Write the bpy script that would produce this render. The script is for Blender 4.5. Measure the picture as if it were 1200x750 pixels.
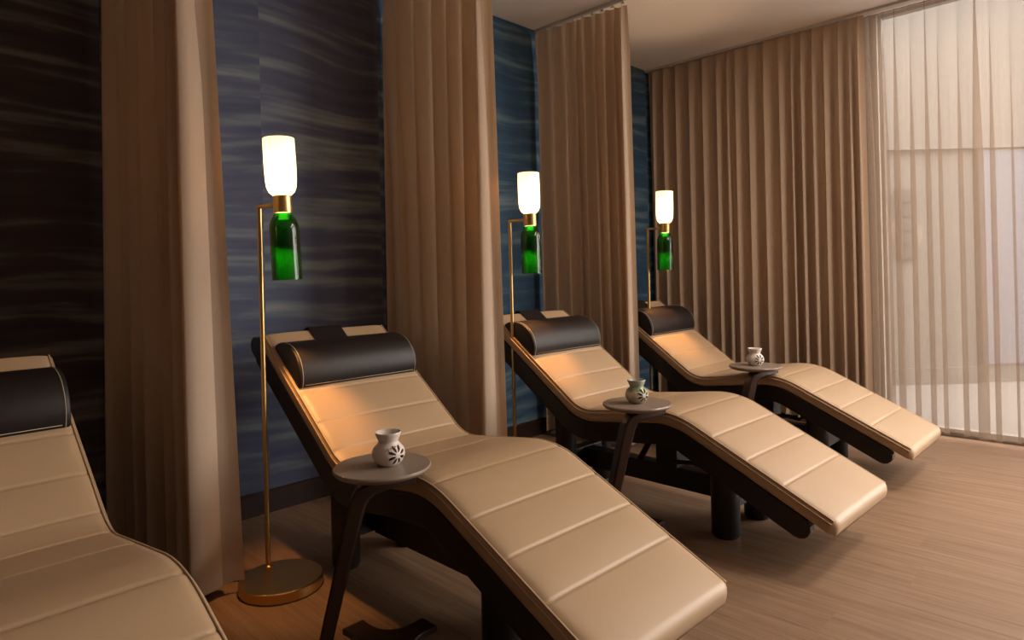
import bpy, bmesh, math, random
from math import sin, cos, pi
from mathutils import Vector, Matrix
random.seed(7)
for o in list(bpy.data.objects): bpy.data.objects.remove(o)
SC = bpy.context.scene
COL = SC.collection
S = 1.15                      # all lengths below are in camera heights; S turns them into metres

# ------------------------------------------------------------------ camera
YAW, ROLL = 0.7767, -0.0254
fw = Vector((cos(YAW), sin(YAW), 0)); rt = Vector((sin(YAW), -cos(YAW), 0)); up = Vector((0, 0, 1))
r2 = rt*cos(ROLL) + up*sin(ROLL); u2 = up*cos(ROLL) - rt*sin(ROLL)
cam = bpy.data.cameras.new('camera'); camo = bpy.data.objects.new('camera', cam); COL.objects.link(camo)
cam.sensor_width = 36; cam.lens = 769.26/1200*36; cam.shift_y = -54.43/1200; cam.clip_start = .02
M = Matrix.Identity(4)
for i in range(3):
    M[i][0], M[i][1], M[i][2] = r2[i], u2[i], -fw[i]
M[0][3], M[1][3], M[2][3] = 0, 0, S
camo.matrix_world = M
SC.camera = camo

# ------------------------------------------------------------------ world, daylight, exposure
W = bpy.data.worlds.new('overcast'); SC.world = W; W.use_nodes = True
bg = W.node_tree.nodes['Background']; bg.inputs[0].default_value = (1.0, .915, .845, 1); bg.inputs[1].default_value = 5.5
SC.view_settings.view_transform = 'Standard'; SC.view_settings.look = 'None'
SC.view_settings.gamma = 1; SC.view_settings.use_curve_mapping = False
SC.view_settings.exposure = 1.32
# room constants
YW, XW, H = 2.757, 4.42, 2.52         # blue wall, window wall, ceiling
YB, XL = -2.9, -2.3                    # wall behind the camera, far left wall
WY0, WY1, WZ1 = -2.6, 1.19, 2.512       # window opening
pl = bpy.data.lights.new('window_portal', 'AREA'); pl.shape = 'RECTANGLE'
pl.size = (WZ1)*S; pl.size_y = (WY1-WY0)*S; pl.cycles.is_portal = True
po = bpy.data.objects.new('window_portal', pl); COL.objects.link(po)
po.location = ((XW+.03)*S, (WY0+WY1)/2*S, WZ1/2*S); po.rotation_euler = (0, math.radians(90), 0)

# ------------------------------------------------------------------ materials
def nm(name):
    m = bpy.data.materials.new(name); m.use_nodes = True
    nt = m.node_tree; nt.nodes.clear()
    out = nt.nodes.new('ShaderNodeOutputMaterial')
    return m, nt, out
def N(nt, t, **kw):
    n = nt.nodes.new(t)
    for k, v in kw.items(): setattr(n, k, v)
    return n
def L(nt, a, b): nt.links.new(a, b)
def setin(n, **kw):
    for k, v in kw.items():
        k = k.replace('_', ' ')
        n.inputs[k].default_value = v if not (isinstance(v, tuple) and len(v) == 3 and n.inputs[k].type == 'RGBA') else (*v, 1)
def noise_bump(nt, bsdf, scale, strength, dist=.001, coord=None, detail=3):
    tc = N(nt, 'ShaderNodeTexCoord'); nz = N(nt, 'ShaderNodeTexNoise'); setin(nz, Scale=scale, Detail=detail)
    L(nt, coord or tc.outputs['Object'], nz.inputs['Vector'])
    b = N(nt, 'ShaderNodeBump'); setin(b, Strength=strength, Distance=dist)
    L(nt, nz.outputs[0], b.inputs['Height']); L(nt, b.outputs[0], bsdf.inputs['Normal'])
def principled(name, col, rough=.5, metal=0., bump=None, var=None, spec=.5):
    m, nt, out = nm(name)
    b = N(nt, 'ShaderNodeBsdfPrincipled'); setin(b, Base_Color=col, Roughness=rough, Metallic=metal)
    b.inputs['Specular IOR Level'].default_value = spec
    L(nt, b.outputs[0], out.inputs[0])
    if bump: noise_bump(nt, b, *bump)
    if var:   # (scale vector, colour 2)
        tc = N(nt, 'ShaderNodeTexCoord'); mp = N(nt, 'ShaderNodeMapping'); mp.inputs['Scale'].default_value = var[0]
        nz = N(nt, 'ShaderNodeTexNoise'); setin(nz, Scale=1.0, Detail=5.0)
        mx = N(nt, 'ShaderNodeMix', data_type='RGBA')
        L(nt, tc.outputs['Object'], mp.inputs[0]); L(nt, mp.outputs[0], nz.inputs['Vector']); L(nt, nz.outputs[0], mx.inputs[0])
        mx.inputs[6].default_value = (*col, 1); mx.inputs[7].default_value = (*var[1], 1)
        L(nt, mx.outputs[2], b.inputs['Base Color'])
    return m
LEATHER = principled('beige_leather', (.425, .288, .172), .45, bump=(420, .12, .001), var=((3, 3, 3), (.395, .267, .158)))
DARKLEA = principled('espresso_leather', (.0105, .0062, .0055), .48, bump=(420, .15, .001), spec=.35)
STITCH = principled('cream_stitch', (.36, .30, .22), .7)
FRAME = principled('black_stained_wood', (.010, .0065, .005), .42, var=((3, 40, 40), (.006, .004, .003)))
POSTM = principled('black_post', (.008, .006, .0055), .5)
WALNUT = principled('dark_walnut', (.040, .014, .008), .38, var=((12, 12, 2), (.022, .008, .005)))
BRASS = principled('brushed_brass', (.60, .40, .16), .30, 1., bump=(300, .05, .0005))
TAUPE = principled('taupe_lacquer', (.26, .20, .155), .30, var=((6, 6, 6), (.24, .185, .145)))
CEIL = principled('ceiling_paint', (.85, .84, .835), .9)
WALLW = principled('plain_paint', (.40, .35, .31), .9)
WALLD = principled('dark_stained_panel', (.06, .04, .03), .7)
BASEB = principled('espresso_baseboard', (.030, .013, .009), .45, var=((2, 30, 30), (.018, .008, .006)))
TRACK = principled('white_metal_track', (.55, .52, .48), .5)
CORD = principled('black_cord', (.006, .005, .005), .5)
FRAMEW = principled('pale_window_frame', (.28, .26, .24), .5)
CERW = principled('white_ceramic', (.66, .58, .53), .35, bump=(60, .1, .001))
PINK = principled('pink_painted_dot', (.42, .12, .12), .5)

def floor_mat():
    m, nt, out = nm('oak_vinyl_floor')
    b = N(nt, 'ShaderNodeBsdfPrincipled'); setin(b, Roughness=.42); b.inputs['Specular IOR Level'].default_value = .35
    L(nt, b.outputs[0], out.inputs[0])
    tc = N(nt, 'ShaderNodeTexCoord')
    sep = N(nt, 'ShaderNodeSeparateXYZ'); L(nt, tc.outputs['Object'], sep.inputs[0])
    def math_(op, a, bb=None, c=None):
        n = N(nt, 'ShaderNodeMath', operation=op)
        for i, v in enumerate((a, bb, c)):
            if v is None: continue
            if isinstance(v, (int, float)): n.inputs[i].default_value = v
            else: L(nt, v, n.inputs[i])
        return n.outputs[0]
    pw, pl_ = .19, 1.25
    ci = math_('FLOOR', math_('DIVIDE', sep.outputs[0], pw))
    wn = N(nt, 'ShaderNodeTexWhiteNoise', noise_dimensions='1D'); L(nt, ci, wn.inputs['W'])
    yy = math_('ADD', sep.outputs[1], math_('MULTIPLY', wn.outputs[0], pl_))
    ri = math_('FLOOR', math_('DIVIDE', yy, pl_))
    cv = N(nt, 'ShaderNodeCombineXYZ'); L(nt, ci, cv.inputs[0]); L(nt, ri, cv.inputs[1])
    w2 = N(nt, 'ShaderNodeTexWhiteNoise', noise_dimensions='2D'); L(nt, cv.outputs[0], w2.inputs['Vector'])
    # grain runs along Y
    cg = N(nt, 'ShaderNodeCombineXYZ')
    L(nt, math_('MULTIPLY', sep.outputs[0], 40.), cg.inputs[0])
    L(nt, math_('ADD', math_('MULTIPLY', sep.outputs[1], 1.6), math_('MULTIPLY', w2.outputs[0], 40.)), cg.inputs[1])
    nz = N(nt, 'ShaderNodeTexNoise'); setin(nz, Scale=1.0, Detail=7.0, Roughness=.62, Distortion=.6); L(nt, cg.outputs[0], nz.inputs['Vector'])
    cg2 = N(nt, 'ShaderNodeCombineXYZ')
    L(nt, math_('MULTIPLY', sep.outputs[0], 110.), cg2.inputs[0]); L(nt, math_('MULTIPLY', sep.outputs[1], 3.), cg2.inputs[1])
    nz2 = N(nt, 'ShaderNodeTexNoise'); setin(nz2, Scale=1.0, Detail=3.0); L(nt, cg2.outputs[0], nz2.inputs['Vector'])
    mixv = math_('ADD', math_('MULTIPLY', nz.outputs[0], .75), math_('MULTIPLY', nz2.outputs[0], .25))
    cr = N(nt, 'ShaderNodeValToRGB'); L(nt, mixv, cr.inputs[0])
    e = cr.color_ramp.elements
    e[0].position = .30; e[0].color = (.150, .082, .045, 1)
    e[1].position = .70; e[1].color = (.300, .195, .122, 1)
    x = cr.color_ramp.elements.new(.5); x.color = (.232, .141, .086, 1)
    hs = N(nt, 'ShaderNodeHueSaturation'); L(nt, cr.outputs[0], hs.inputs['Color'])
    L(nt, math_('ADD', math_('MULTIPLY', w2.outputs[0], .07), .965), hs.inputs['Value'])
    # thin joints between planks
    fx = math_('FRACT', math_('DIVIDE', sep.outputs[0], pw)); fy = math_('FRACT', math_('DIVIDE', yy, pl_))
    j = math_('MAXIMUM', math_('LESS_THAN', fx, .010), math_('LESS_THAN', fy, .0016))
    mx = N(nt, 'ShaderNodeMix', data_type='RGBA'); L(nt, math_('MULTIPLY', j, .10), mx.inputs[0]); L(nt, hs.outputs[0], mx.inputs[6]); mx.inputs[7].default_value = (.09, .05, .03, 1)
    L(nt, mx.outputs[2], b.inputs['Base Color'])
    bp = N(nt, 'ShaderNodeBump'); setin(bp, Strength=.15, Distance=.001); L(nt, mixv, bp.inputs['Height']); L(nt, bp.outputs[0], b.inputs['Normal'])
    return m
FLOORM = floor_mat()

def wallpaper_mat():
    m, nt, out = nm('shibori_wallpaper')
    b = N(nt, 'ShaderNodeBsdfPrincipled'); setin(b, Roughness=.75); b.inputs['Specular IOR Level'].default_value = .2
    L(nt, b.outputs[0], out.inputs[0])
    tc = N(nt, 'ShaderNodeTexCoord'); sep = N(nt, 'ShaderNodeSeparateXYZ'); L(nt, tc.outputs['Object'], sep.inputs[0])
    def math_(op, a, bb=None, c=None):
        n = N(nt, 'ShaderNodeMath', operation=op)
        for i, v in enumerate((a, bb, c)):
            if v is None: continue
            if isinstance(v, (int, float)): n.inputs[i].default_value = v
            else: L(nt, v, n.inputs[i])
        return n.outputs[0]
    X = math_('DIVIDE', sep.outputs[0], S); Z = math_('DIVIDE', sep.outputs[2], S)
    pi_ = math_('FLOOR', math_('DIVIDE', math_('SUBTRACT', X, .068), .605))
    wn = N(nt, 'ShaderNodeTexWhiteNoise', noise_dimensions='1D'); L(nt, pi_, wn.inputs['W'])
    z2 = math_('ADD', Z, math_('MULTIPLY', wn.outputs[0], 3.0))
    # a slow ripple bends the bands
    c0 = N(nt, 'ShaderNodeCombineXYZ'); L(nt, math_('MULTIPLY', X, 1.3), c0.inputs[0]); L(nt, math_('MULTIPLY', z2, 1.5), c0.inputs[2])
    n0 = N(nt, 'ShaderNodeTexNoise'); setin(n0, Scale=1.0, Detail=1.0); L(nt, c0.outputs[0], n0.inputs['Vector'])
    z3 = math_('ADD', z2, math_('MULTIPLY', n0.outputs[0], .16))
    c1 = N(nt, 'ShaderNodeCombineXYZ'); L(nt, math_('MULTIPLY', X, .9), c1.inputs[0]); L(nt, math_('MULTIPLY', z3, 14.), c1.inputs[2])
    n1 = N(nt, 'ShaderNodeTexNoise'); setin(n1, Scale=1.0, Detail=2.5, Roughness=.55); L(nt, c1.outputs[0], n1.inputs['Vector'])
    c2 = N(nt, 'ShaderNodeCombineXYZ'); L(nt, math_('MULTIPLY', X, 5.), c2.inputs[0]); L(nt, math_('MULTIPLY', z3, 34.), c2.inputs[2])
    n2 = N(nt, 'ShaderNodeTexNoise'); setin(n2, Scale=1.0, Detail=3.0); L(nt, c2.outputs[0], n2.inputs['Vector'])
    v = math_('ADD', math_('MULTIPLY', n1.outputs[0], .8), math_('MULTIPLY', n2.outputs[0], .2))
    def ramp(a, bb, c, d):
        cr = N(nt, 'ShaderNodeValToRGB'); L(nt, v, cr.inputs[0]); e = cr.color_ramp.elements
        e[0].position = .36; e[0].color = (*a, 1); e[1].position = .74; e[1].color = (*d, 1)
        x = e.new(.50); x.color = (*bb, 1); x = e.new(.60); x.color = (*c, 1)
        return cr.outputs[0]
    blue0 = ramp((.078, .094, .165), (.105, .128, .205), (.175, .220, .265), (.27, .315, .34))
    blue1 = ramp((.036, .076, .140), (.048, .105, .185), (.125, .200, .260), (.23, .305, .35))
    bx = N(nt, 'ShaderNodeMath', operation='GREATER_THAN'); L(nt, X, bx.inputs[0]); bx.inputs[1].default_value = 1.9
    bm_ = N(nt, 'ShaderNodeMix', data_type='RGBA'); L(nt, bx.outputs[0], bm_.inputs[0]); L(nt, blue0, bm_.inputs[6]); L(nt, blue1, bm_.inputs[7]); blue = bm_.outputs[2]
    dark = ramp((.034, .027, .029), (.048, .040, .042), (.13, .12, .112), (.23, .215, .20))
    # dimness painted into the paper colour: left bay, then beside the second curtain
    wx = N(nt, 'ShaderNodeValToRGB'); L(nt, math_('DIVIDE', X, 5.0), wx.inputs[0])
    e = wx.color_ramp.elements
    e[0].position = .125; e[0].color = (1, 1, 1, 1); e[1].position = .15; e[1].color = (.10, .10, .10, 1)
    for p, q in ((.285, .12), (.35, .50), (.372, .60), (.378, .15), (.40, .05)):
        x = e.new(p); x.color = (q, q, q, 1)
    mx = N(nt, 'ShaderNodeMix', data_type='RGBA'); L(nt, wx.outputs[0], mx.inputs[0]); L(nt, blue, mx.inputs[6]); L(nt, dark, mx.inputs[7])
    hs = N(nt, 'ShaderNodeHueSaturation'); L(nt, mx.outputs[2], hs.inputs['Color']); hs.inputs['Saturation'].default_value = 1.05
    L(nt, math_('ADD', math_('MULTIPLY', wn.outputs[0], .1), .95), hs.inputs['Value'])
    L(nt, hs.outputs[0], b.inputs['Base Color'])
    return m
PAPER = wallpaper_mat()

def fabric(name, col, trans, clear, tcol=None, weave=700):
    m, nt, out = nm(name)
    d = N(nt, 'ShaderNodeBsdfDiffuse'); d.inputs[0].default_value = (*col, 1)
    t = N(nt, 'ShaderNodeBsdfTranslucent'); t.inputs[0].default_value = (*(tcol or col), 1)
    tc = N(nt, 'ShaderNodeTexCoord'); mp = N(nt, 'ShaderNodeMapping'); mp.inputs['Scale'].default_value = (weave, weave, weave*.25)
    nz = N(nt, 'ShaderNodeTexNoise'); setin(nz, Scale=1.0, Detail=2.0); L(nt, tc.outputs['Object'], mp.inputs[0]); L(nt, mp.outputs[0], nz.inputs['Vector'])
    hs = N(nt, 'ShaderNodeHueSaturation'); hs.inputs['Color'].default_value = (*col, 1)
    ma = N(nt, 'ShaderNodeMath', operation='MULTIPLY_ADD'); L(nt, nz.outputs[0], ma.inputs[0]); ma.inputs[1].default_value = .35; ma.inputs[2].default_value = .825
    L(nt, ma.outputs[0], hs.inputs['Value']); L(nt, hs.outputs[0], d.inputs[0])
    mx = N(nt, 'ShaderNodeMixShader'); mx.inputs[0].default_value = trans; L(nt, d.outputs[0], mx.inputs[1]); L(nt, t.outputs[0], mx.inputs[2])
    last = mx
    if clear > 0:
        tr = N(nt, 'ShaderNodeBsdfTransparent'); m2 = N(nt, 'ShaderNodeMixShader'); m2.inputs[0].default_value = clear
        L(nt, mx.outputs[0], m2.inputs[1]); L(nt, tr.outputs[0], m2.inputs[2]); last = m2
    L(nt, last.outputs[0], out.inputs[0])
    return m
DRAPE = fabric('beige_drape_linen', (.63, .50, .385), .38, 0, (.64, .46, .29))
HEAVY = fabric('tan_window_drape', (.54, .415, .31), .16, 0, (.48, .32, .20))
SHEER = fabric('sheer_voile', (.40, .30, .225), .40, .52, (.42, .32, .24))

def emit_mat(name, col, strength):
    m, nt, out = nm(name); e = N(nt, 'ShaderNodeEmission'); e.inputs[0].default_value = (*col, 1); e.inputs[1].default_value = strength
    L(nt, e.outputs[0], out.inputs[0]); return m
BULB = emit_mat('lit_bulb', (1, .72, .38), 14.)
def opal_mat():
    m, nt, out = nm('opal_glass_lit')
    t = N(nt, 'ShaderNodeBsdfTranslucent'); t.inputs[0].default_value = (.95, .86, .74, 1)
    d = N(nt, 'ShaderNodeBsdfDiffuse'); d.inputs[0].default_value = (.85, .8, .72, 1)
    mx = N(nt, 'ShaderNodeMixShader'); mx.inputs[0].default_value = .42; L(nt, d.outputs[0], mx.inputs[1]); L(nt, t.outputs[0], mx.inputs[2])
    e = N(nt, 'ShaderNodeEmission'); e.inputs[0].default_value = (1, .66, .38, 1); e.inputs[1].default_value = .3
    ad = N(nt, 'ShaderNodeAddShader'); L(nt, mx.outputs[0], ad.inputs[0]); L(nt, e.outputs[0], ad.inputs[1])
    L(nt, ad.outputs[0], out.inputs[0]); return m
OPAL = opal_mat()
def green_mat():
    m, nt, out = nm('green_bottle_glass')
    tr = N(nt, 'ShaderNodeBsdfTransparent'); tr.inputs[0].default_value = (.06, .40, .05, 1)
    t = N(nt, 'ShaderNodeBsdfTranslucent'); t.inputs[0].default_value = (.004, .08, .008, 1)
    mx = N(nt, 'ShaderNodeMixShader'); mx.inputs[0].default_value = .62; L(nt, tr.outputs[0], mx.inputs[1]); L(nt, t.outputs[0], mx.inputs[2])
    g = N(nt, 'ShaderNodeBsdfGlossy'); g.inputs['Roughness'].default_value = .08; g.inputs[0].default_value = (.9, .9, .9, 1)
    fr = N(nt, 'ShaderNodeFresnel'); fr.inputs[0].default_value = 1.45
    m2 = N(nt, 'ShaderNodeMixShader'); L(nt, fr.outputs[0], m2.inputs[0]); L(nt, mx.outputs[0], m2.inputs[1]); L(nt, g.outputs[0], m2.inputs[2])
    L(nt, m2.outputs[0], out.inputs[0]); return m
GREEN = green_mat()
def pane_mat():
    m, nt, out = nm('window_glass')
    tr = N(nt, 'ShaderNodeBsdfTransparent'); tr.inputs[0].default_value = (.96, .97, .97, 1)
    g = N(nt, 'ShaderNodeBsdfGlossy'); g.inputs['Roughness'].default_value = .02
    mx = N(nt, 'ShaderNodeMixShader'); mx.inputs[0].default_value = .06
    L(nt, tr.outputs[0], mx.inputs[1]); L(nt, g.outputs[0], mx.inputs[2]); L(nt, mx.outputs[0], out.inputs[0]); return m
PANE = pane_mat()
def glaze_mat():
    m, nt, out = nm('green_grey_glaze')
    b = N(nt, 'ShaderNodeBsdfPrincipled'); setin(b, Roughness=.25); L(nt, b.outputs[0], out.inputs[0])
    tc = N(nt, 'ShaderNodeTexCoord'); sep = N(nt, 'ShaderNodeSeparateXYZ'); L(nt, tc.outputs['Object'], sep.inputs[0])
    nz = N(nt, 'ShaderNodeTexNoise'); setin(nz, Scale=28.0, Detail=3.0); L(nt, tc.outputs['Object'], nz.inputs['Vector'])
    ma = N(nt, 'ShaderNodeMath', operation='MULTIPLY_ADD'); L(nt, nz.outputs[0], ma.inputs[0]); ma.inputs[1].default_value = .045; L(nt, sep.outputs[2], ma.inputs[2])
    cr = N(nt, 'ShaderNodeValToRGB'); L(nt, ma.outputs[0], cr.inputs[0]); e = cr.color_ramp.elements
    e[0].position = .045; e[0].color = (.42, .35, .25, 1); e[1].position = .142; e[1].color = (.30, .26, .20, 1)
    for p, c in ((.068, (.58, .54, .45)), (.082, (.17, .24, .11)), (.093, (.20, .28, .18)), (.108, (.40, .41, .36))):
        x = e.new(p); x.color = (*c, 1)
    L(nt, cr.outputs[0], b.inputs['Base Color']); return m
GLAZE = glaze_mat()

# ------------------------------------------------------------------ mesh helpers (lengths in camera heights)
def tag(o, label=None, cat=None, group=None, kind=None):
    if label: o['label'] = label
    if cat: o['category'] = cat
    if group: o['group'] = group
    if kind: o['kind'] = kind
    return o
def empty(name, loc, rz=0):
    o = bpy.data.objects.new(name, None); o.empty_display_size = .1; COL.objects.link(o)
    o.location = Vector(loc)*S; o.rotation_euler = (0, 0, rz); return o
class MB:
    def __init__(s): s.v = []; s.f = []
    def add(s, vs, fs):
        k = len(s.v); s.v += [tuple(v) for v in vs]; s.f += [tuple(i+k for i in f) for f in fs]; return s
    def box(s, a, b):
        (x0, y0, z0), (x1, y1, z1) = a, b
        return s.add([(x0,y0,z0),(x1,y0,z0),(x1,y1,z0),(x0,y1,z0),(x0,y0,z1),(x1,y0,z1),(x1,y1,z1),(x0,y1,z1)],
                     [(0,3,2,1),(4,5,6,7),(0,1,5,4),(1,2,6,5),(2,3,7,6),(3,0,4,7)])
    def lathe(s, prof, n=32, c=(0,0,0), axis=None):
        vs = []; fs = []; rings = []
        for r, z in prof:
            if r < 1e-6: rings.append([len(vs)]); vs.append((c[0], c[1], c[2]+z))
            else:
                rings.append(list(range(len(vs), len(vs)+n)))
                vs += [(c[0]+r*cos(2*pi*i/n), c[1]+r*sin(2*pi*i/n), c[2]+z) for i in range(n)]
        for A, B in zip(rings, rings[1:]):
            for i in range(n):
                j = (i+1) % n
                if len(A) == 1 and len(B) == 1: continue
                if len(A) == 1: fs.append((A[0], B[j], B[i]))
                elif len(B) == 1: fs.append((A[i], A[j], B[0]))
                else: fs.append((A[i], A[j], B[j], B[i]))
        return s.add(vs, fs)
    def tube(s, pts, r, n=12, cap=True):
        pts = [Vector(p) for p in pts]; rs = r if isinstance(r, (list, tuple)) else [r]*len(pts)
        vs = []; fs = []; nrm = None
        for i, p in enumerate(pts):
            t = (pts[min(i+1, len(pts)-1)] - pts[max(i-1, 0)]).normalized()
            if nrm is None:
                nrm = t.cross(Vector((0, 0, 1)) if abs(t.z) < .9 else Vector((0, 1, 0))).normalized()
            nrm = (nrm - t*nrm.dot(t)).normalized(); bn = t.cross(nrm)
            vs += [p + (nrm*cos(2*pi*k/n) + bn*sin(2*pi*k/n))*rs[i] for k in range(n)]
        for i in range(len(pts)-1):
            for k in range(n):
                j = (k+1) % n; fs.append((i*n+k, i*n+j, (i+1)*n+j, (i+1)*n+k))
        if cap:
            fs.append(tuple(reversed(range(n)))); fs.append(tuple(range((len(pts)-1)*n, len(pts)*n)))
        return s.add(vs, fs)
    def sweep(s, rings, cap=True):       # rings: equal-length closed loops of points
        n = len(rings[0]); vs = [p for r in rings for p in r]; fs = []
        for i in range(len(rings)-1):
            for k in range(n):
                j = (k+1) % n; fs.append((i*n+k, i*n+j, (i+1)*n+j, (i+1)*n+k))
        if cap:
            fs.append(tuple(reversed(range(n)))); fs.append(tuple(range((len(rings)-1)*n, len(rings)*n)))
        return s.add(vs, fs)
    def prism(s, poly, fn0, fn1):        # polygon mapped to two planes
        n = len(poly)
        return s.sweep([[fn0(*p) for p in poly], [fn1(*p) for p in poly]])
    def build(s, name, mat, parent=None, smooth=False, bevel=0, fix=True, angle=None):
        me = bpy.data.meshes.new(name); me.from_pydata([tuple(c*S for c in v) for v in s.v], [], s.f); me.update()
        if fix:
            bm = bmesh.new(); bm.from_mesh(me); bmesh.ops.recalc_face_normals(bm, faces=bm.faces); bm.to_mesh(me); bm.free()
        me.materials.append(mat)
        if smooth:
            for p in me.polygons: p.use_smooth = True
            if angle: me.set_sharp_from_angle(angle=math.radians(angle))
        o = bpy.data.objects.new(name, me); COL.objects.link(o)
        if parent: o.parent = parent
        if bevel:
            md = o.modifiers.new('bevel', 'BEVEL'); md.width = bevel*S; md.segments = 2; md.limit_method = 'ANGLE'; md.angle_limit = math.radians(40)
        return o
def copy_tree(o, parent=None):
    c = o.copy(); COL.objects.link(c); c.parent = parent
    for ch in list(o.children): copy_tree(ch, c)
    return c

# ------------------------------------------------------------------ the room
o = MB().box((XL-.1, YB-.1, -.08), (XW+.1, YW+.1, 0)).build('floor', FLOORM); tag(o, 'brown oak-look floor with fine lengthwise grain', 'floor', kind='structure')
o = MB().box((XL-.1, YB-.1, H), (XW+.1, YW+.1, H+.08)).build('ceiling', CEIL); tag(o, 'plain greige painted ceiling', 'ceiling', kind='structure')
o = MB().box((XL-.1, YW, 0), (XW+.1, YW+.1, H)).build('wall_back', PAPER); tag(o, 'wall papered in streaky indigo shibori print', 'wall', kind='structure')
o = MB().box((XL-.1, YB, 0), (XL, YW, H)).build('wall_left', WALLD); tag(o, 'dark side wall', 'wall', kind='structure')
o = MB().box((XL-.1, YB-.1, 0), (XW+.1, YB, H)).build('wall_front', WALLW); tag(o, 'plain painted wall opposite the blue wallpaper', 'wall', kind='structure')
m = MB().box((XW, WY1, 0), (XW+.1, YW, H)).box((XW, YB, 0), (XW+.1, WY0, H)).box((XW, WY0, WZ1), (XW+.1, WY1, H))
o = m.build('wall_right', WALLW); tag(o, 'wall with the tall window behind the drapes', 'wall', kind='structure')
m = MB().sweep([[(x, YW-.022, 0), (x, YW, 0), (x, YW, .094), (x, YW-.012, .094), (x, YW-.022, .086)] for x in (XL, XW)])
o = m.build('baseboard_back', BASEB); tag(o, 'tall espresso wood baseboard under the blue wallpaper', 'baseboard', kind='structure')
m = MB().box((XW-.018, WY1, 0), (XW, YW-.022, .094)); o = m.build('baseboard_right', BASEB); tag(o, 'espresso wood baseboard behind the drapes', 'baseboard', kind='structure')
# window: frame, transom, mullions, panes
win = empty('window_1', (XW+.05, (WY0+WY1)/2, 0)); tag(win, 'tall glazed window wall with slim pale frame behind the sheer curtain', 'window', kind='structure')
cy = (WY0+WY1)/2; hw = (WY1-WY0)/2
def wbox(name, y0, y1, z0, z1, mat, t=.025): return MB().box((-t, y0-cy, z0), (t, y1-cy, z1)).build(name, mat, win, bevel=.003)
wbox('window_frame', WY0, WY1, 0, .045, FRAMEW); wbox('window_frame', WY0, WY1, WZ1-.018, WZ1, FRAMEW)
ys = [WY0, WY0+.99, WY0+1.98, WY0+2.97, WY1]
for y in ys: wbox('mullion', max(WY0, y-.02), min(WY1, y+.02), .045, WZ1-.018, FRAMEW, .022)
for a, b in zip(ys, ys[1:]): wbox('pane', a+.02, b-.02, .045, WZ1-.018, PANE, .004)

# outdoors behind the sheer: terrace, pavilion with louvred shutters
TER = principled('pale_terrace_stone', (.15, .135, .125), .8, var=((.8, .8, .8), (.13, .118, .11)))
PAV = principled('white_render', (.082, .075, .069), .85)
PAVG = principled('blue_grey_cladding', (.07, .075, .10), .7)
SHUT = principled('brown_shutter', (.022, .016, .013), .7)
o = MB().box((XW+.1, -9, -.12), (14, 8, -.03)).build('terrace', TER); tag(o, 'pale stone terrace outside the window', 'terrace', kind='structure')

def drape(mb, path, zt, zb, folds, amp0, amp1, seed, nz=16, rag=.0, flare=.0, sharp=.55, over=.25):
    """pleated cloth: path(t) -> (x, y, nx, ny) plan centre line and normal; folds pleats; deeper at the hem"""
    rnd = random.Random(seed); k = folds*14; ph = [0.]
    # irregular pleat widths
    ws = [rnd.uniform(.5, 1.5) for _ in range(folds)]; tot = sum(ws); edges = [0.]
    for w_ in ws: edges.append(edges[-1]+w_/tot)
    am = [rnd.uniform(.6, 1.15) for _ in range(folds+1)]; drift = [rnd.uniform(-1, 1) for _ in range(folds+1)]
    vs = []; fs = []; cols = 0; rows = []
    for r in range(nz+1):
        g = r/nz; z = zt+(zb-zt)*g
        row = []
        for i in range(k+1):
            t = i/k
            q = 0
            while q < folds-1 and t > edges[q+1]: q += 1
            u = (t-edges[q])/(edges[q+1]-edges[q])
            a = am[q]*(1-u)+am[q+1]*u
            wv = cos(2*pi*u); wv = math.copysign(abs(wv)**sharp, wv)
            sw = sin(2*pi*u)*over*am[q]/folds*(.35+.65*min(1, g*2.5))           # pleats bulge over their bases
            A = (amp0+(amp1-amp0)*(g**.7))*a
            pinch = min(1, .35+g*7)
            x, y, nx, ny = path(min(1, max(0, t+sw)))
            dz = drift[q]*(1-u)+drift[q+1]*u
            off = wv*A*pinch + dz*amp1*.25*g + flare*g*t
            zz = z + (rag*(dz+.4*wv) if r == nz else 0)
            row.append((x+nx*off, y+ny*off, zz))
        rows.append(row)
    n = k+1
    for row in rows: vs += row
    for r in range(nz):
        for i in range(k): fs.append((r*n+i, r*n+i+1, (r+1)*n+i+1, (r+1)*n+i))
    mb.add(vs, fs); return rows
def straight(p0, p1):
    dx, dy = p1[0]-p0[0], p1[1]-p0[1]; l = math.hypot(dx, dy); nx, ny = -dy/l, dx/l
    return lambda t: (p0[0]+dx*t, p0[1]+dy*t, nx, ny)

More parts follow.
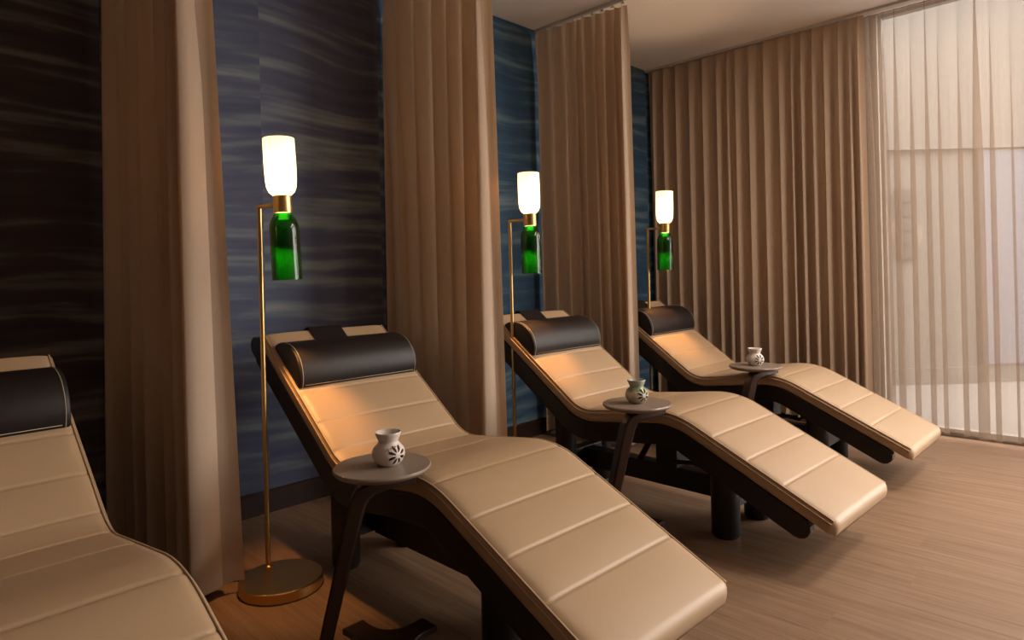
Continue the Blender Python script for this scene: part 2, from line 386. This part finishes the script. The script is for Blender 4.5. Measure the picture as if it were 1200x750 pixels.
# divider curtains between the bays, hung from ceiling tracks at right angles to the blue wall
DIV = [(.745, 2.735, 2.10, 7, 3, 'beige linen divider curtain beside the lounger that has no side table', .040, .080),
       (1.935, 2.735, 2.035, 7, 11, 'beige linen divider curtain right of the lounger with the white pink-dotted burner', .030, .060),
       (3.065, 2.735, 2.085, 9, 23, 'beige linen divider curtain right of the lounger with the green-glazed burner', .032, .045)]
for X, ya, yb, nf, sd, lab, a0, a1 in DIV:
    c = empty('divider_curtain', (X, (ya+yb)/2, .02)); tag(c, lab, 'curtain', 'divider curtains between the lounger bays')
    m = MB(); rows = drape(m, straight((-.035, ya-(ya+yb)/2), (.02, yb-(ya+yb)/2)), H-.035-.02, .012, nf, a0, a1, sd, rag=.006, flare=.035 if X < 1 else .01, over=.28, sharp=.8)
    m.build('drape', DRAPE, c, smooth=True, fix=False)
    for i in range(nf+1):
        yy = (ya+(yb-ya)*(i+.0)/nf*.98-.004)-(ya+yb)/2
        MB().tube([(0, yy, H-.028-.02), (0, yy, H-.018-.02)], .004, 6).tube([(0, yy-.01, H-.033-.02), (0, yy+.012, H-.030-.02)], .004, 6).build('hook', TRACK, c, smooth=True)
    tk = MB().box((X-.012, yb-.03, H-.018), (X+.012, YW, H)).build('curtain_track', TRACK, bevel=.002)
    tag(tk, 'slim ceiling track of the ' + lab[12:], 'curtain track', 'ceiling tracks of the divider curtains')

# added fill lights shaped as ceiling panels, brightening the window side
PANEL = emit_mat('fill_panel_glow', (1, .86, .72), 3.0)
for x, y, lab in ((3.35, -.15, 'added square fill light panel over the aisle, nearest the window'), (3.1, -1.35, 'added square fill light panel over the aisle, further from the window')):
    c = empty('fill_panel', (x, y, H)); tag(c, lab, 'added fill light', 'added fill light panels over the aisle')
    MB().box((-.24, -.24, -.018), (.24, .24, -.0005)).build('frame', TRACK, c, bevel=.003)
    MB().box((-.215, -.215, -.021), (.215, .215, -.0185)).build('diffuser', PANEL, c)
    l = bpy.data.lights.new('fill_light', 'AREA'); l.shape = 'SQUARE'; l.size = .43*S; l.energy = 19; l.color = (1, .84, .70)
    lo = bpy.data.objects.new('fill_light', l); COL.objects.link(lo); lo.parent = c; lo.location = (0, 0, -.024*S)

# drapes on the window wall
c = empty('window_drape', (4.318, 2.0, .02)); tag(c, 'heavy tan pleated drape closed across the corner beside the window', 'curtain')
m = MB(); drape(m, straight((0, 2.74-2.0), (0, 1.235-2.0)), H-.02-.02, .012, 18, .018, .034, 5, rag=.004, over=.27, sharp=1.0); m.build('drape', HEAVY, c, smooth=True, fix=False)
c = empty('sheer_curtain', (4.355, .4, .02)); tag(c, 'sheer beige voile curtain drawn over the glazed window', 'curtain')
m = MB(); drape(m, straight((0, 1.25-.4), (0, -.25-.4)), H-.02-.02, .012, 20, .013, .032, 9, rag=.004, over=.50, sharp=.8); m.build('drape', SHEER, c, smooth=True, fix=False)
m = MB().box((XW-.12, WY0, H-.016), (XW-.06, YW, H)); tk = m.build('curtain_track', TRACK, bevel=.002); tag(tk, 'long ceiling track above the window drapes', 'curtain track')

# ------------------------------------------------------------------ lounger
W_ = .521
BOT = [(2.405, .763), (1.845, .361), (1.392, .417), (.812, .142)]      # underside of the cushion: (y, z), head to foot
def fillet(pts, rad, n=14):
    out = [pts[0]]
    for a, b, c in zip(pts, pts[1:], pts[2:]):
        A, B, C = Vector(a), Vector(b), Vector(c)
        d1 = (A-B).normalized(); d2 = (C-B).normalized()
        p0, p2 = B+d1*rad, B+d2*rad
        for i in range(n+1):
            t = i/n; q = p0*(1-t)**2+B*2*t*(1-t)+p2*t*t; out.append((q.x, q.y))
    out.append(pts[-1]); return out
def resample(pts, step):
    P = [Vector(p) for p in pts]; d = [0.]
    for a, b in zip(P, P[1:]): d.append(d[-1]+(b-a).length)
    n = max(2, int(d[-1]/step)); out = []; k = 0
    for i in range(n+1):
        s = d[-1]*i/n
        while k < len(d)-2 and d[k+1] < s: k += 1
        u = (s-d[k])/max(1e-9, d[k+1]-d[k]); out.append(P[k].lerp(P[k+1], u))
    return out, d[-1]
PATH, PLEN = resample(fillet(BOT, .085), .0038)
NS = len(PATH)
def frame_at(i):
    t = (PATH[min(i+1, NS-1)]-PATH[max(i-1, 0)]).normalized()       # runs head -> foot (decreasing y)
    n = Vector((t.y, -t.x))                                          # to the upper side
    if n.y < 0: n = -n
    return PATH[i], t, n
T0 = .052
def top_pt(y):     # station whose upper surface is at this y
    best = min(range(NS), key=lambda i: abs((PATH[i]+frame_at(i)[2]*T0).x - y)); return best*PLEN/(NS-1)
SEAMS = [top_pt(y) for y in (2.10, 1.982, 1.878, 1.80, 1.63, 1.365, 1.222, 1.094, .967)]
def make_cushion():
    m = MB(); rings = []
    xs = [.030, .055, .09, .14, .20, .2605, .321, .381, .431, .466, .491]
    for i in range(NS):
        s = PLEN*i/(NS-1); p, t, n = frame_at(i)
        g = 0.
        for q in SEAMS: g += math.exp(-((s-q)/.0042)**2)
        g = min(1, g)
        a = max([0.]+[q for q in SEAMS if q <= s]); b = min([PLEN]+[q for q in SEAMS if q >= s])
        puff = sin(pi*(s-a)/max(1e-6, b-a)) if b-a > .01 else 0
        e0 = min(1, s/.020); e1 = min(1, (PLEN-s)/.030)            # rounded head and foot edges
        e = math.sqrt(max(0, 1-(1-e0)**2))*math.sqrt(max(0, 1-(1-e1)**2)); e = .30+.70*e
        pull = (1-e1)**2*.020 + (1-e0)**2*.016                     # rounded corners in plan
        ring = []
        def P(x, h):
            x2 = W_/2+(x-W_/2)*(1-pull*2/W_*1.0)
            q = p+n*h; return (x2, q.x, q.y)
        th = T0*e
        left = [(.010, 0), (.001, th*.12), (-.001, th*.40), (.000, th*.66), (.004, th*.84), (.012, th*.97)]
        for x, h in left: ring.append(P(x, h-(.0025*g if h > th*.6 else 0)))
        for x in xs:
            cr = 1-abs(2*x/W_-1)**5
            h = th + (.0035*puff*cr + .0035*cr - .0030*g*min(1, .5+cr))*e
            ring.append(P(x, h))
        for x, h in reversed(left): ring.append(P(W_-x, h-(.0025*g if h > th*.6 else 0)))
        rings.append(ring)
    m.sweep(rings); return m
def edge_line(x, h, y0=None):
    pts = []
    for i in range(3, NS-5, 2):
        p, t, n = frame_at(i); q = p+n*h; pts.append((x, q.x, q.y))
    return pts
def make_pillow_rings():
    # D-shaped bolster lying on the back section
    i0 = min(range(NS), key=lambda i: abs((PATH[i]+frame_at(i)[2]*T0).x-2.118))
    p, t, n = frame_at(i0); base = p+n*(T0+.001); d = -t                     # d points up the back towards the head
    ln, ht = .225, .074
    prof = [(0, 0), (-.003, .004), (-.001, .010)]
    for k in range(1, 18):
        q = (k/18); uu = ln*(.5-.5*cos(pi*q)); prof.append((uu, .008+ht*sin(pi*min(1, (uu/ln)**.86))**.66))
    prof += [(ln+.001, .008), (ln, .0)]
    rings = []
    for x, sc in ((.013, .88), (.0145, .95), (.018, .985), (.026, 1.0), (.15, 1.01), (.26, 1.015), (.37, 1.01), (.495, 1.0), (.503, .985), (.5065, .95), (.508, .88)):
        cx, cz = ln/2, .03
        ring = []
        for (u, v) in prof:
            uu = cx+(u-cx)*(.5+.5*sc if sc < 1 else 1); vv = v*(.4+.6*sc) if sc < 1 else v*sc
            q = base+d*uu+n*vv; ring.append((x, q.x, q.y))
        rings.append(ring)
    return rings, base, d, n, prof
def make_lounger():
    r = empty('spa_lounger', (0, 0, 0))
    cu = make_cushion().build('cushion', LEATHER, r, smooth=True)
    for x in (.0065, W_-.0065):
        MB().tube(edge_line(x, T0*.93), .0032, 6).build('piping', LEATHER, cu, smooth=True)
        MB().tube(edge_line(x+(-.0075 if x < .1 else .0075), T0*.72), .0022, 6).build('piping', LEATHER, cu, smooth=True)
    rings, base, d, n, prof = make_pillow_rings()
    pw = MB().sweep(rings).build('pillow', DARKLEA, r, smooth=True, angle=50)
    for k in (3, 7):
        MB().tube([(q[0]+(-.0004 if k == 3 else .0004), q[1], q[2]) for q in [tuple(v) for v in rings[k][1:-2]]], .0013, 5).build('stitching', STITCH, pw, smooth=True)
    q = base+d*.004+n*.012
    MB().tube([(.035, q.x-.006, q.y-.003), (.487, q.x-.006, q.y-.003)], .0011, 5).build('stitching', STITCH, pw, smooth=True)
    # strap from under the pillow over the head end
    ring = []
    pts = []
    for i in range(0, NS):
        p, t, nn = frame_at(i)
        if PLEN*i/(NS-1) < .27: pts.append((p, t, nn, PLEN*i/(NS-1)))
    path = []
    for p, t, nn, s in reversed(pts):
        if s < .018: break
        qq = p+nn*(T0+.0078); path.append((qq.x, qq.y))
    p, t, nn = frame_at(0); hd = -t
    for k in range(1, 9):
        a = pi/2*k/8; qq = p+t*.014+nn*(T0*.45)+hd*(.030*sin(a))+nn*((T0*.55+.0095)*cos(a)); path.append((qq.x, qq.y))
    qq = p+hd*.016+nn*(-.01); path.append((qq.x, qq.y))
    xa, xb = .180, .318
    rr = []
    for i, (y, z) in enumerate(path):
        a = Vector(path[max(i-1, 0)]); b = Vector(path[min(i+1, len(path)-1)]); tt = (b-a).normalized(); nv = Vector((-tt.y, tt.x)); nv = -nv if nv.y < 0 and i < len(path)-8 else nv
        if nv.dot(Vector((y, z))-Vector((2.3, .6))) < 0: nv = -nv
        rr.append([(xa, y-nv.x*.002, z-nv.y*.002), (xb, y-nv.x*.002, z-nv.y*.002), (xb, y+nv.x*.002, z+nv.y*.002), (xa, y+nv.x*.002, z+nv.y*.002)])
    MB().sweep(rr).build('strap', DARKLEA, pw, smooth=True, angle=50)
    # side rails: bent boards with round ends following the underside
    cen = []
    RB = [(2.432, .786-.008), (1.845, .361), (1.392, .417), (.905, .186)]
    rp, rl = resample(fillet(RB, .07), .012); K = len(rp)
    upp = []; low = []
    for i in range(K):
        t = (rp[min(i+1, K-1)]-rp[max(i-1, 0)]).normalized(); n_ = Vector((t.y, -t.x)); n_ = -n_ if n_.y < 0 else n_
        dep = .078 if i > 3 else .07
        upp.append(rp[i]-n_*.001); low.append(rp[i]-n_*dep)
    def cap(a, b, out, k=7):
        c_ = (a+b)/2; u = (a-b)/2
        return [c_+u*cos(pi*j/k)+out*(u.length*sin(pi*j/k)) for j in range(1, k)]
    t_end = (rp[-1]-rp[-2]).normalized(); t_st = (rp[0]-rp[1]).normalized()
    poly = upp+cap(upp[-1], low[-1], t_end)+list(reversed(low))+list(reversed(cap(upp[0], low[0], t_st)))
    for x0 in (.004, W_-.040):
        m = MB(); nP = len(poly)
        vs = [(x0, q.x, q.y) for q in poly]+[(x0+.036, q.x, q.y) for q in poly]
        fs = [(i, (i+1) % nP, nP+(i+1) % nP, nP+i) for i in range(nP)]
        # side faces as quad strips
        nu = len(upp); nc = 6
        for off, rev in ((0, False), (nP, True)):
            lowi = [off+nu+nc+(nu-1-i) for i in range(nu)]
            for i in range(nu-1):
                f_ = (off+i, off+i+1, lowi[i+1], lowi[i]); fs.append(f_ if rev else tuple(reversed(f_)))
            e_ = [off+nu-1]+[off+nu+j for j in range(nc)]+[lowi[nu-1]]; fs.append(tuple(e_) if rev else tuple(reversed(e_)))
            s_ = [lowi[0]]+[off+nu+nc+nu+j for j in range(nc)]+[off]; fs.append(tuple(s_) if rev else tuple(reversed(s_)))
        m.add(vs, fs); m.build('side_rail', FRAME, r, bevel=.003)
    # shell board under the cushion
    sh = []
    for i in range(0, NS, 5):
        p, t, n_ = frame_at(i)
        if p.x > 2.36 or p.x < .93: continue
        a, b = p-n_*.002, p-n_*.020
        sh.append([(.041, a.x, a.y), (W_-.041, a.x, a.y), (W_-.041, b.x, b.y), (.041, b.x, b.y)])
    MB().sweep(sh).build('seat_shell', FRAME, r)
    # base: four round posts, cross beams, centre beam, lift column
    def zu(y):     # underside of the shell board
        return min(p.y-.0205*1.1 for p in PATH if abs(p.x-y) < .05)
    xi = (.13, W_-.13)
    for x in xi:
        MB().lathe([(0, .004), (.048, .004), (.052, .010), (.052, .345), (0, .345)], 28, (x, 1.245, 0)).lathe([(0, 0), (.046, 0), (.046, .006), (0, .006)], 28, (x, 1.245, 0)).build('post', POSTM, r, smooth=True, angle=40)
        MB().lathe([(0, .004), (.044, .004), (.048, .010), (.048, .425), (0, .425)], 28, (x, 2.03, 0)).lathe([(0, 0), (.042, 0), (.042, .006), (0, .006)], 28, (x, 2.03, 0)).build('post', POSTM, r, smooth=True, angle=40)
    for y in (1.245, 2.03):
        MB().box((xi[0]+.03, y-.03, .10), (xi[1]-.03, y+.03, .185)).build('cross_beam', FRAME, r, bevel=.004)
    MB().box((W_/2-.035, 1.275, .095), (W_/2+.035, 2.0, .180)).build('centre_beam', FRAME, r, bevel=.004)
    MB().box((W_/2-.05, 1.50, .18), (W_/2+.05, 1.60, .375)).build('lift_column', POSTM, r, bevel=.004)
    MB().tube([(W_/2-.06, 1.36, .215), (W_/2-.10, 1.40, .235), (W_/2-.12, 1.47, .230)], .009, 8).build('release_lever', POSTM, r, smooth=True)
    MB().tube([(W_/2-.02, 1.70, .18), (W_/2-.02, 1.64, .28), (W_/2-.02, 1.60, .34)], .013, 10).build('strut', POSTM, r, smooth=True)
    return r
proto = make_lounger()
LNG = [(-.032, -.060, .028, 'beige leather wave lounger with no side table, in the bay with wallpaper painted dim'),
       (1.04, 0, -.018, 'beige leather wave lounger beside the table with the plain white flower-cut burner and pink dots'),
       (2.14, -.073, -.022, 'beige leather wave lounger beside the table with the green-glazed burner'),
       (3.217, -.038, -.002, 'beige leather wave lounger beside the heavy window drapes, last of the row')]
for i, (x, y, th, lab) in enumerate(LNG):
    o = proto if i == 0 else copy_tree(proto)
    o.location = Vector((x, y, 0))*S; o.rotation_euler = (0, 0, th)
    tag(o, lab, 'lounger', 'beige spa loungers in the curtained bays')

# ------------------------------------------------------------------ floor lamps
def make_lamp():
    r = empty('floor_lamp', (0, 0, 0))                   # origin: centre of the base
    MB().lathe([(0, 0), (.128, 0), (.131, .003), (.131, .031), (.128, .034), (0, .034)], 56).build('base', BRASS, r, smooth=True, angle=40)
    PY = .092
    p = MB().tube([(0, PY, .034), (0, PY, 1.244)], .0078, 14)
    p.build('pole', BRASS, r, smooth=True, angle=60)
    MB().lathe([(0, .034), (.012, .034), (.012, .040), (.0085, .043), (0, .043)], 20, (0, PY, 0)).build('pole_collar', BRASS, r, smooth=True, angle=40)
    HX, HY = .033, -.008
    MB().tube([(-.0023, PY+.0070, 1.246), (HX-.008, HY+.026, 1.246)], .0074, 12).build('arm', BRASS, r, smooth=True, angle=60)
    MB().lathe([(0, 1.218), (.0285, 1.218), (.030, 1.2195), (.030, 1.2735), (.0285, 1.275), (0, 1.275)], 32, (HX, HY, 0)).build('socket', BRASS, r, smooth=True, angle=40)
    # opal shade: open-topped cup
    pr = [(.020, 1.276), (.031, 1.277), (.041, 1.287), (.047, 1.302), (.0495, 1.325), (.0505, 1.38), (.0500, 1.462), (.0485, 1.463)]
    inn = [(.0475, 1.461), (.048, 1.38), (.047, 1.325), (.0445, 1.304), (.039, 1.291), (.030, 1.281), (.020, 1.280)]
    MB().lathe(pr+inn, 40, (HX, HY, 0)).build('shade', OPAL, r, smooth=True)
    MB().lathe([(0, 1.279), (.012, 1.28), (.016, 1.296), (.016, 1.312), (.010, 1.324), (0, 1.327)], 16, (HX, HY, 0)).build('bulb', BULB, r, smooth=True)
    # green cut bottle, open below
    pr = [(.0285, 1.2175), (.0305, 1.213), (.033, 1.207), (.040, 1.196), (.0455, 1.180), (.0475, 1.160), (.0475, .998), (.0455, .998)]
    inn = [(.0455, 1.16), (.0435, 1.182), (.038, 1.195), (.031, 1.205), (.027, 1.212), (.025, 1.2175)]
    MB().lathe(pr+inn, 40, (HX, HY, 0)).build('bottle', GREEN, r, smooth=True, angle=60)
    MB().lathe([(0, 1.217), (.024, 1.217), (.024, 1.204), (.018, 1.198), (0, 1.197)], 20, (HX, HY, 0)).build('downlight', BULB, r, smooth=True)
    return r
lamp = make_lamp()
cordpts = []
def cord_for(r):
    pts = [(-.02, .125, .012), (-.07, .135, .008), (-.11, .165, .006), (-.145, .155, .006), (-.19, .20, .006), (-.21, .28, .006), (-.20, .42, .006), (-.20, .555, .006)]
    P = [Vector(p) for p in pts]; out = []
    for i in range(len(P)-1):
        a, b, c, d = P[max(i-1, 0)], P[i], P[i+1], P[min(i+2, len(P)-1)]
        for k in range(6):
            t = k/6; out.append(.5*((2*b)+(c-a)*t+(2*a-5*b+4*c-d)*t*t+(3*b-a-3*c+d)*t**3))
    out.append(P[-1])
    return MB().tube([tuple(v) for v in out], .0045, 8).build('power_cord', CORD, r, smooth=True)
cord_for(lamp)
LAMPS = [(-.215, 2.055, 'brass floor lamp with opal shade and green bottle in the bay without a side table', 0, 0),
         (.982, 2.055, 'brass floor lamp with opal shade and green bottle by the lounger with the white burner', 0, 0),
         (2.198, 2.075, 'brass floor lamp with opal shade and green bottle beside the lounger with the green-glazed burner', 0, 0),
         (3.382, 2.085, 'brass floor lamp with opal shade and green bottle beside the lounger by the window drapes', 0, 0)]
TILT = [0, .038, .012, -.012]
for i, (x, y, lab, _, _) in enumerate(LAMPS):
    o = lamp if i == 0 else copy_tree(lamp)
    o.location = Vector((x, y, 0))*S; tag(o, lab, 'floor lamp', 'brass bottle lamps, one per bay')
    if TILT[i]:      # the lamp head sits a little crooked on its arm, turning about the view-facing axis
        ax = Vector((.43, .90, 0)); piv = Vector((.033, -.008, 1.246))*S
        Rm = Matrix.Translation(piv) @ Matrix.Rotation(-TILT[i], 4, ax) @ Matrix.Translation(-piv)
        for ch in o.children:
            if ch.name.split('.')[0] in ('shade', 'bulb', 'bottle', 'downlight', 'socket'): ch.matrix_local = Rm
    # its own light: one source in the cup, one shining down out of the bottle
    l = bpy.data.lights.new('lamp_glow', 'POINT'); l.energy = 2.2; l.color = (1, .62, .30); l.shadow_soft_size = .02
    lo = bpy.data.objects.new('lamp_glow', l); COL.objects.link(lo); lo.parent = o; lo.location = Vector((.033, -.008, 1.345))*S
    l = bpy.data.lights.new('lamp_downlight', 'SPOT'); l.energy = 6.5; l.color = (1, .48, .15); l.shadow_soft_size = .02; l.spot_size = math.radians(110); l.spot_blend = .6
    lo = bpy.data.objects.new('lamp_downlight', l); COL.objects.link(lo); lo.parent = o; lo.location = Vector((.033, -.008, 1.125))*S

# ------------------------------------------------------------------ side tables
TZ = .505
def make_table():
    r = empty('side_table', (0, 0, 0))                    # origin: centre of the star foot
    MB().lathe([(0, TZ-.019), (.108, TZ-.019), (.122, TZ-.013), (.1275, TZ-.006), (.1275, TZ-.003), (.125, TZ), (0, TZ)], 56).build('table_top', TAUPE, r, smooth=True, angle=35)
    # four-armed foot with concave sides
    R_, hw_ = .155, .034; poly = []
    for k in range(4):
        a = k*pi/2; d = Vector((cos(a), sin(a))); n_ = Vector((-sin(a), cos(a)))
        poly += [d*R_-n_*hw_, d*R_+n_*hw_]
        d2 = Vector((cos(a+pi/2), sin(a+pi/2))); n2 = Vector((-sin(a+pi/2), cos(a+pi/2)))
        p0, p2 = d*R_+n_*hw_, d2*R_-n2*hw_; pc = (d+d2)*.012
        for j in range(1, 10):
            t = j/10; poly.append(p0*(1-t)**2+pc*2*t*(1-t)+p2*t*t)
    n = len(poly); m = MB()
    ox, oy = .012, .030
    vs = [(q.x+ox, q.y+oy, 0) for q in poly]+[(q.x+ox, q.y+oy, .016) for q in poly]+[(ox, oy, 0), (ox, oy, .016)]
    fs = []
    for i in range(n):
        j = (i+1) % n; fs += [(i, j, n+j, n+i), (2*n, j, i), (2*n+1, n+i, n+j)]
    m.add(vs, fs); m.build('foot', WALNUT, r, bevel=.002)
    # bent leg: rises from the end of one arm, leans in and folds flat under the top
    u = Vector((.80, -.60, 0)).normalized(); w = Vector((.60, .80, 0)).normalized()
    pts = [(Vector((-.170, .050, .010)), .040, .017), (Vector((-.148, .033, .12)), .040, .017), (Vector((-.122, .014, .25)), .041, .018), (Vector((-.098, -.004, .37)), .042, .020),
           (Vector((-.083, -.014, .435)), .042, .021), (Vector((-.072, -.022, .459)), .042, .020), (Vector((-.052, -.036, .471)), .041, .016), (Vector((-.02, -.055, .475)), .038, .011), (Vector((.045, -.085, .4785)), .030, .007)]
    # finer centre line
    C = []
    for i in range(len(pts)-1):
        for k in range(4):
            t = k/4; C.append((pts[i][0].lerp(pts[i+1][0], t), pts[i][1]+(pts[i+1][1]-pts[i][1])*t, pts[i][2]+(pts[i+1][2]-pts[i][2])*t))
    C.append(pts[-1])
    rings = []
    for i, (c_, hw2, th) in enumerate(C):
        t = (C[min(i+1, len(C)-1)][0]-C[max(i-1, 0)][0]).normalized(); nn = w.cross(t).normalized()
        if i == 0: nn = Vector((-.8, .6, 0)).normalized(); 
        if nn.dot(Vector((-.8, .6, .5))) < 0: nn = -nn
        rings.append([tuple(c_+w*(hw2*.78*a)+nn*(th*b)) for a, b in ((-1, -.7), (-.8, -1), (.8, -1), (1, -.7), (1, .7), (.8, 1), (-.8, 1), (-1, .7))])
    MB().sweep(rings).build('leg', WALNUT, r, smooth=True, angle=40)
    return r
tab = make_table()
TABS = [(.984, 1.464, 'round taupe side table with bent walnut leg, carrying the white burner with pink dots'),
        (2.072, 1.398, 'round taupe side table with bent walnut leg, carrying the green-glazed burner'),
        (3.223, 1.459, 'round taupe side table with bent dark leg beside the lounger by the window drapes')]
for i, (x, y, lab) in enumerate(TABS):
    o = tab if i == 0 else copy_tree(tab); o.location = Vector((x, y, 0))*S; tag(o, lab, 'side table', 'round side tables by the loungers')

# ------------------------------------------------------------------ aroma burners
def make_burner(name, x, y, mat, lab, rot, extra=False, dots=False):
    r = empty(name, (x, y, TZ), rot); tag(r, lab, 'oil burner', 'ceramic aroma burners on the side tables')
    outp = [(0, 0), (.024, 0), (.028, .002), (.037, .014), (.0425, .028), (.0430, .038), (.0395, .050), (.0320, .060), (.0265, .066), (.0255, .070), (.027, .075), (.0320, .087), (.0340, .094), (.0330, .0965)]
    inb = [(.0305, .095), (.027, .086), (.021, .079), (0, .076)]
    outp = [(a, b*.9) for a, b in outp]; inb = [(a, b*.9) for a, b in inb]
    me_o = MB().lathe(outp+inb, 48).build('body', mat, r, smooth=True)
    # hollow belly cut open with a flower of eight petals
    cav = MB().lathe([(a, b*.9) for a, b in [(0, .006), (.026, .006), (.034, .015), (.0390, .028), (.0395, .038), (.036, .049), (.028, .059), (0, .064)]], 32).build('cavity_cutter', mat)
    cut = MB()
    def petal(cx, cz, a, l0, l1, wd):
        pts = []
        for k in range(14):
            t = k/14*2*pi; u = (l0+l1)/2+(l1-l0)/2*cos(t); v = wd*sin(t)*(.75+.25*cos(t))
            pts.append((cx+u*cos(a)-v*sin(a), cz+u*sin(a)+v*cos(a)))
        return pts
    cutters = []
    for k in range(8):
        a = pi/8+k*pi/4
        cutters.append(petal(0, .0315, a, .0065, .0255, .0052))
    obs = []
    for pg in cutters:
        obs.append(MB().prism(pg, lambda px, pz: (px, -.020, pz), lambda px, pz: (px, -.060, pz)).build('petal_cutter', mat))
    if extra:
        obs.append(MB().prism([(.010*cos(t*pi/8), .018+.007*sin(t*pi/8)) for t in range(16)], lambda px, pz: (-.02, px-.006, pz), lambda px, pz: (-.06, px-.006, pz)).build('petal_cutter', mat))
    for co in [cav]+obs:
        if co is not cav: pass
        co.parent = r
        md = me_o.modifiers.new('cut', 'BOOLEAN'); md.operation = 'DIFFERENCE'; md.object = co; md.solver = 'EXACT'
    bpy.context.view_layer.update()
    dg = bpy.context.evaluated_depsgraph_get()
    me = bpy.data.meshes.new_from_object(me_o.evaluated_get(dg))
    me_o.modifiers.clear(); me_o.data = me
    for p in me.polygons: p.use_smooth = True
    me.set_sharp_from_angle(angle=math.radians(40))
    for co in [cav]+obs: bpy.data.objects.remove(co)
    # tea light inside
    MB().lathe([(0, .0065), (.017, .0065), (.017, .018), (.0155, .018), (.0155, .015), (0, .015)], 20).build('tea_light', DARKLEA, r, smooth=True, angle=40)
    if dots:
        for a, z in ((-2.35, .052), (-2.22, .055), (-1.78, .057), (-1.62, .0585), (-2.15, .0515), (-1.95, .0555)):
            rad = .0395-(z-.050)*.75; z *= .9
            MB().lathe([(0, -.0006), (.0028, -.0003), (.0018, .0010), (0, .0013)], 8, (rad*cos(a), rad*sin(a), z)).build('painted_dot', PINK, r, smooth=True)
    return r
make_burner('aroma_burner', .984+.014, 1.464-.010, CERW, 'white ceramic aroma burner with flower cutout and tiny pink dots', 0, dots=True)
make_burner('aroma_burner', 2.072, 1.398, GLAZE, 'green and grey glazed ceramic aroma burner with flower cutout', math.radians(-16))
make_burner('aroma_burner', 3.223, 1.459, CERW, 'plain white ceramic aroma burner with flower cutout beside the lounger near the window drapes', math.radians(-33), extra=True)

# ------------------------------------------------------------------ pale building across the courtyard, seen through the sheer
DB = 5.6
pc = fw*DB + rt*2.6
pv = empty('courtyard_building', (pc.x, pc.y, -.03), YAW-pi/2); tag(pv, 'pale rendered building across the courtyard behind the sheer curtain', 'building')
def pbox(name, a, b, mat, par=None): return MB().box(a, b).build(name, mat, par or pv)
pbox('wall', (-1.2, 0, 0), (3.2, .4, 1.99), PAV)
pbox('upper_wall', (-1.2, -.06, 1.99), (3.2, .4, 4.2), PAV)
pbox('cladding', (1.38, -.03, .16), (2.6, -.001, 1.98), PAVG)
pbox('plinth', (-1.2, -.05, 0), (1.36, -.001, .14), PAV)
for x0, x1, z0, nsl in ((.37, .53, 1.52, 4), (.68, .82, 1.06, 5)):
    s_ = pbox('shutter_frame', (x0, -.03, z0), (x1, -.001, z0+nsl*.12), SHUT)
    for k in range(nsl): pbox('slat', (x0+.01, -.05, z0+k*.12+.012), (x1-.01, -.031, z0+k*.12+.105), SHUT, s_)
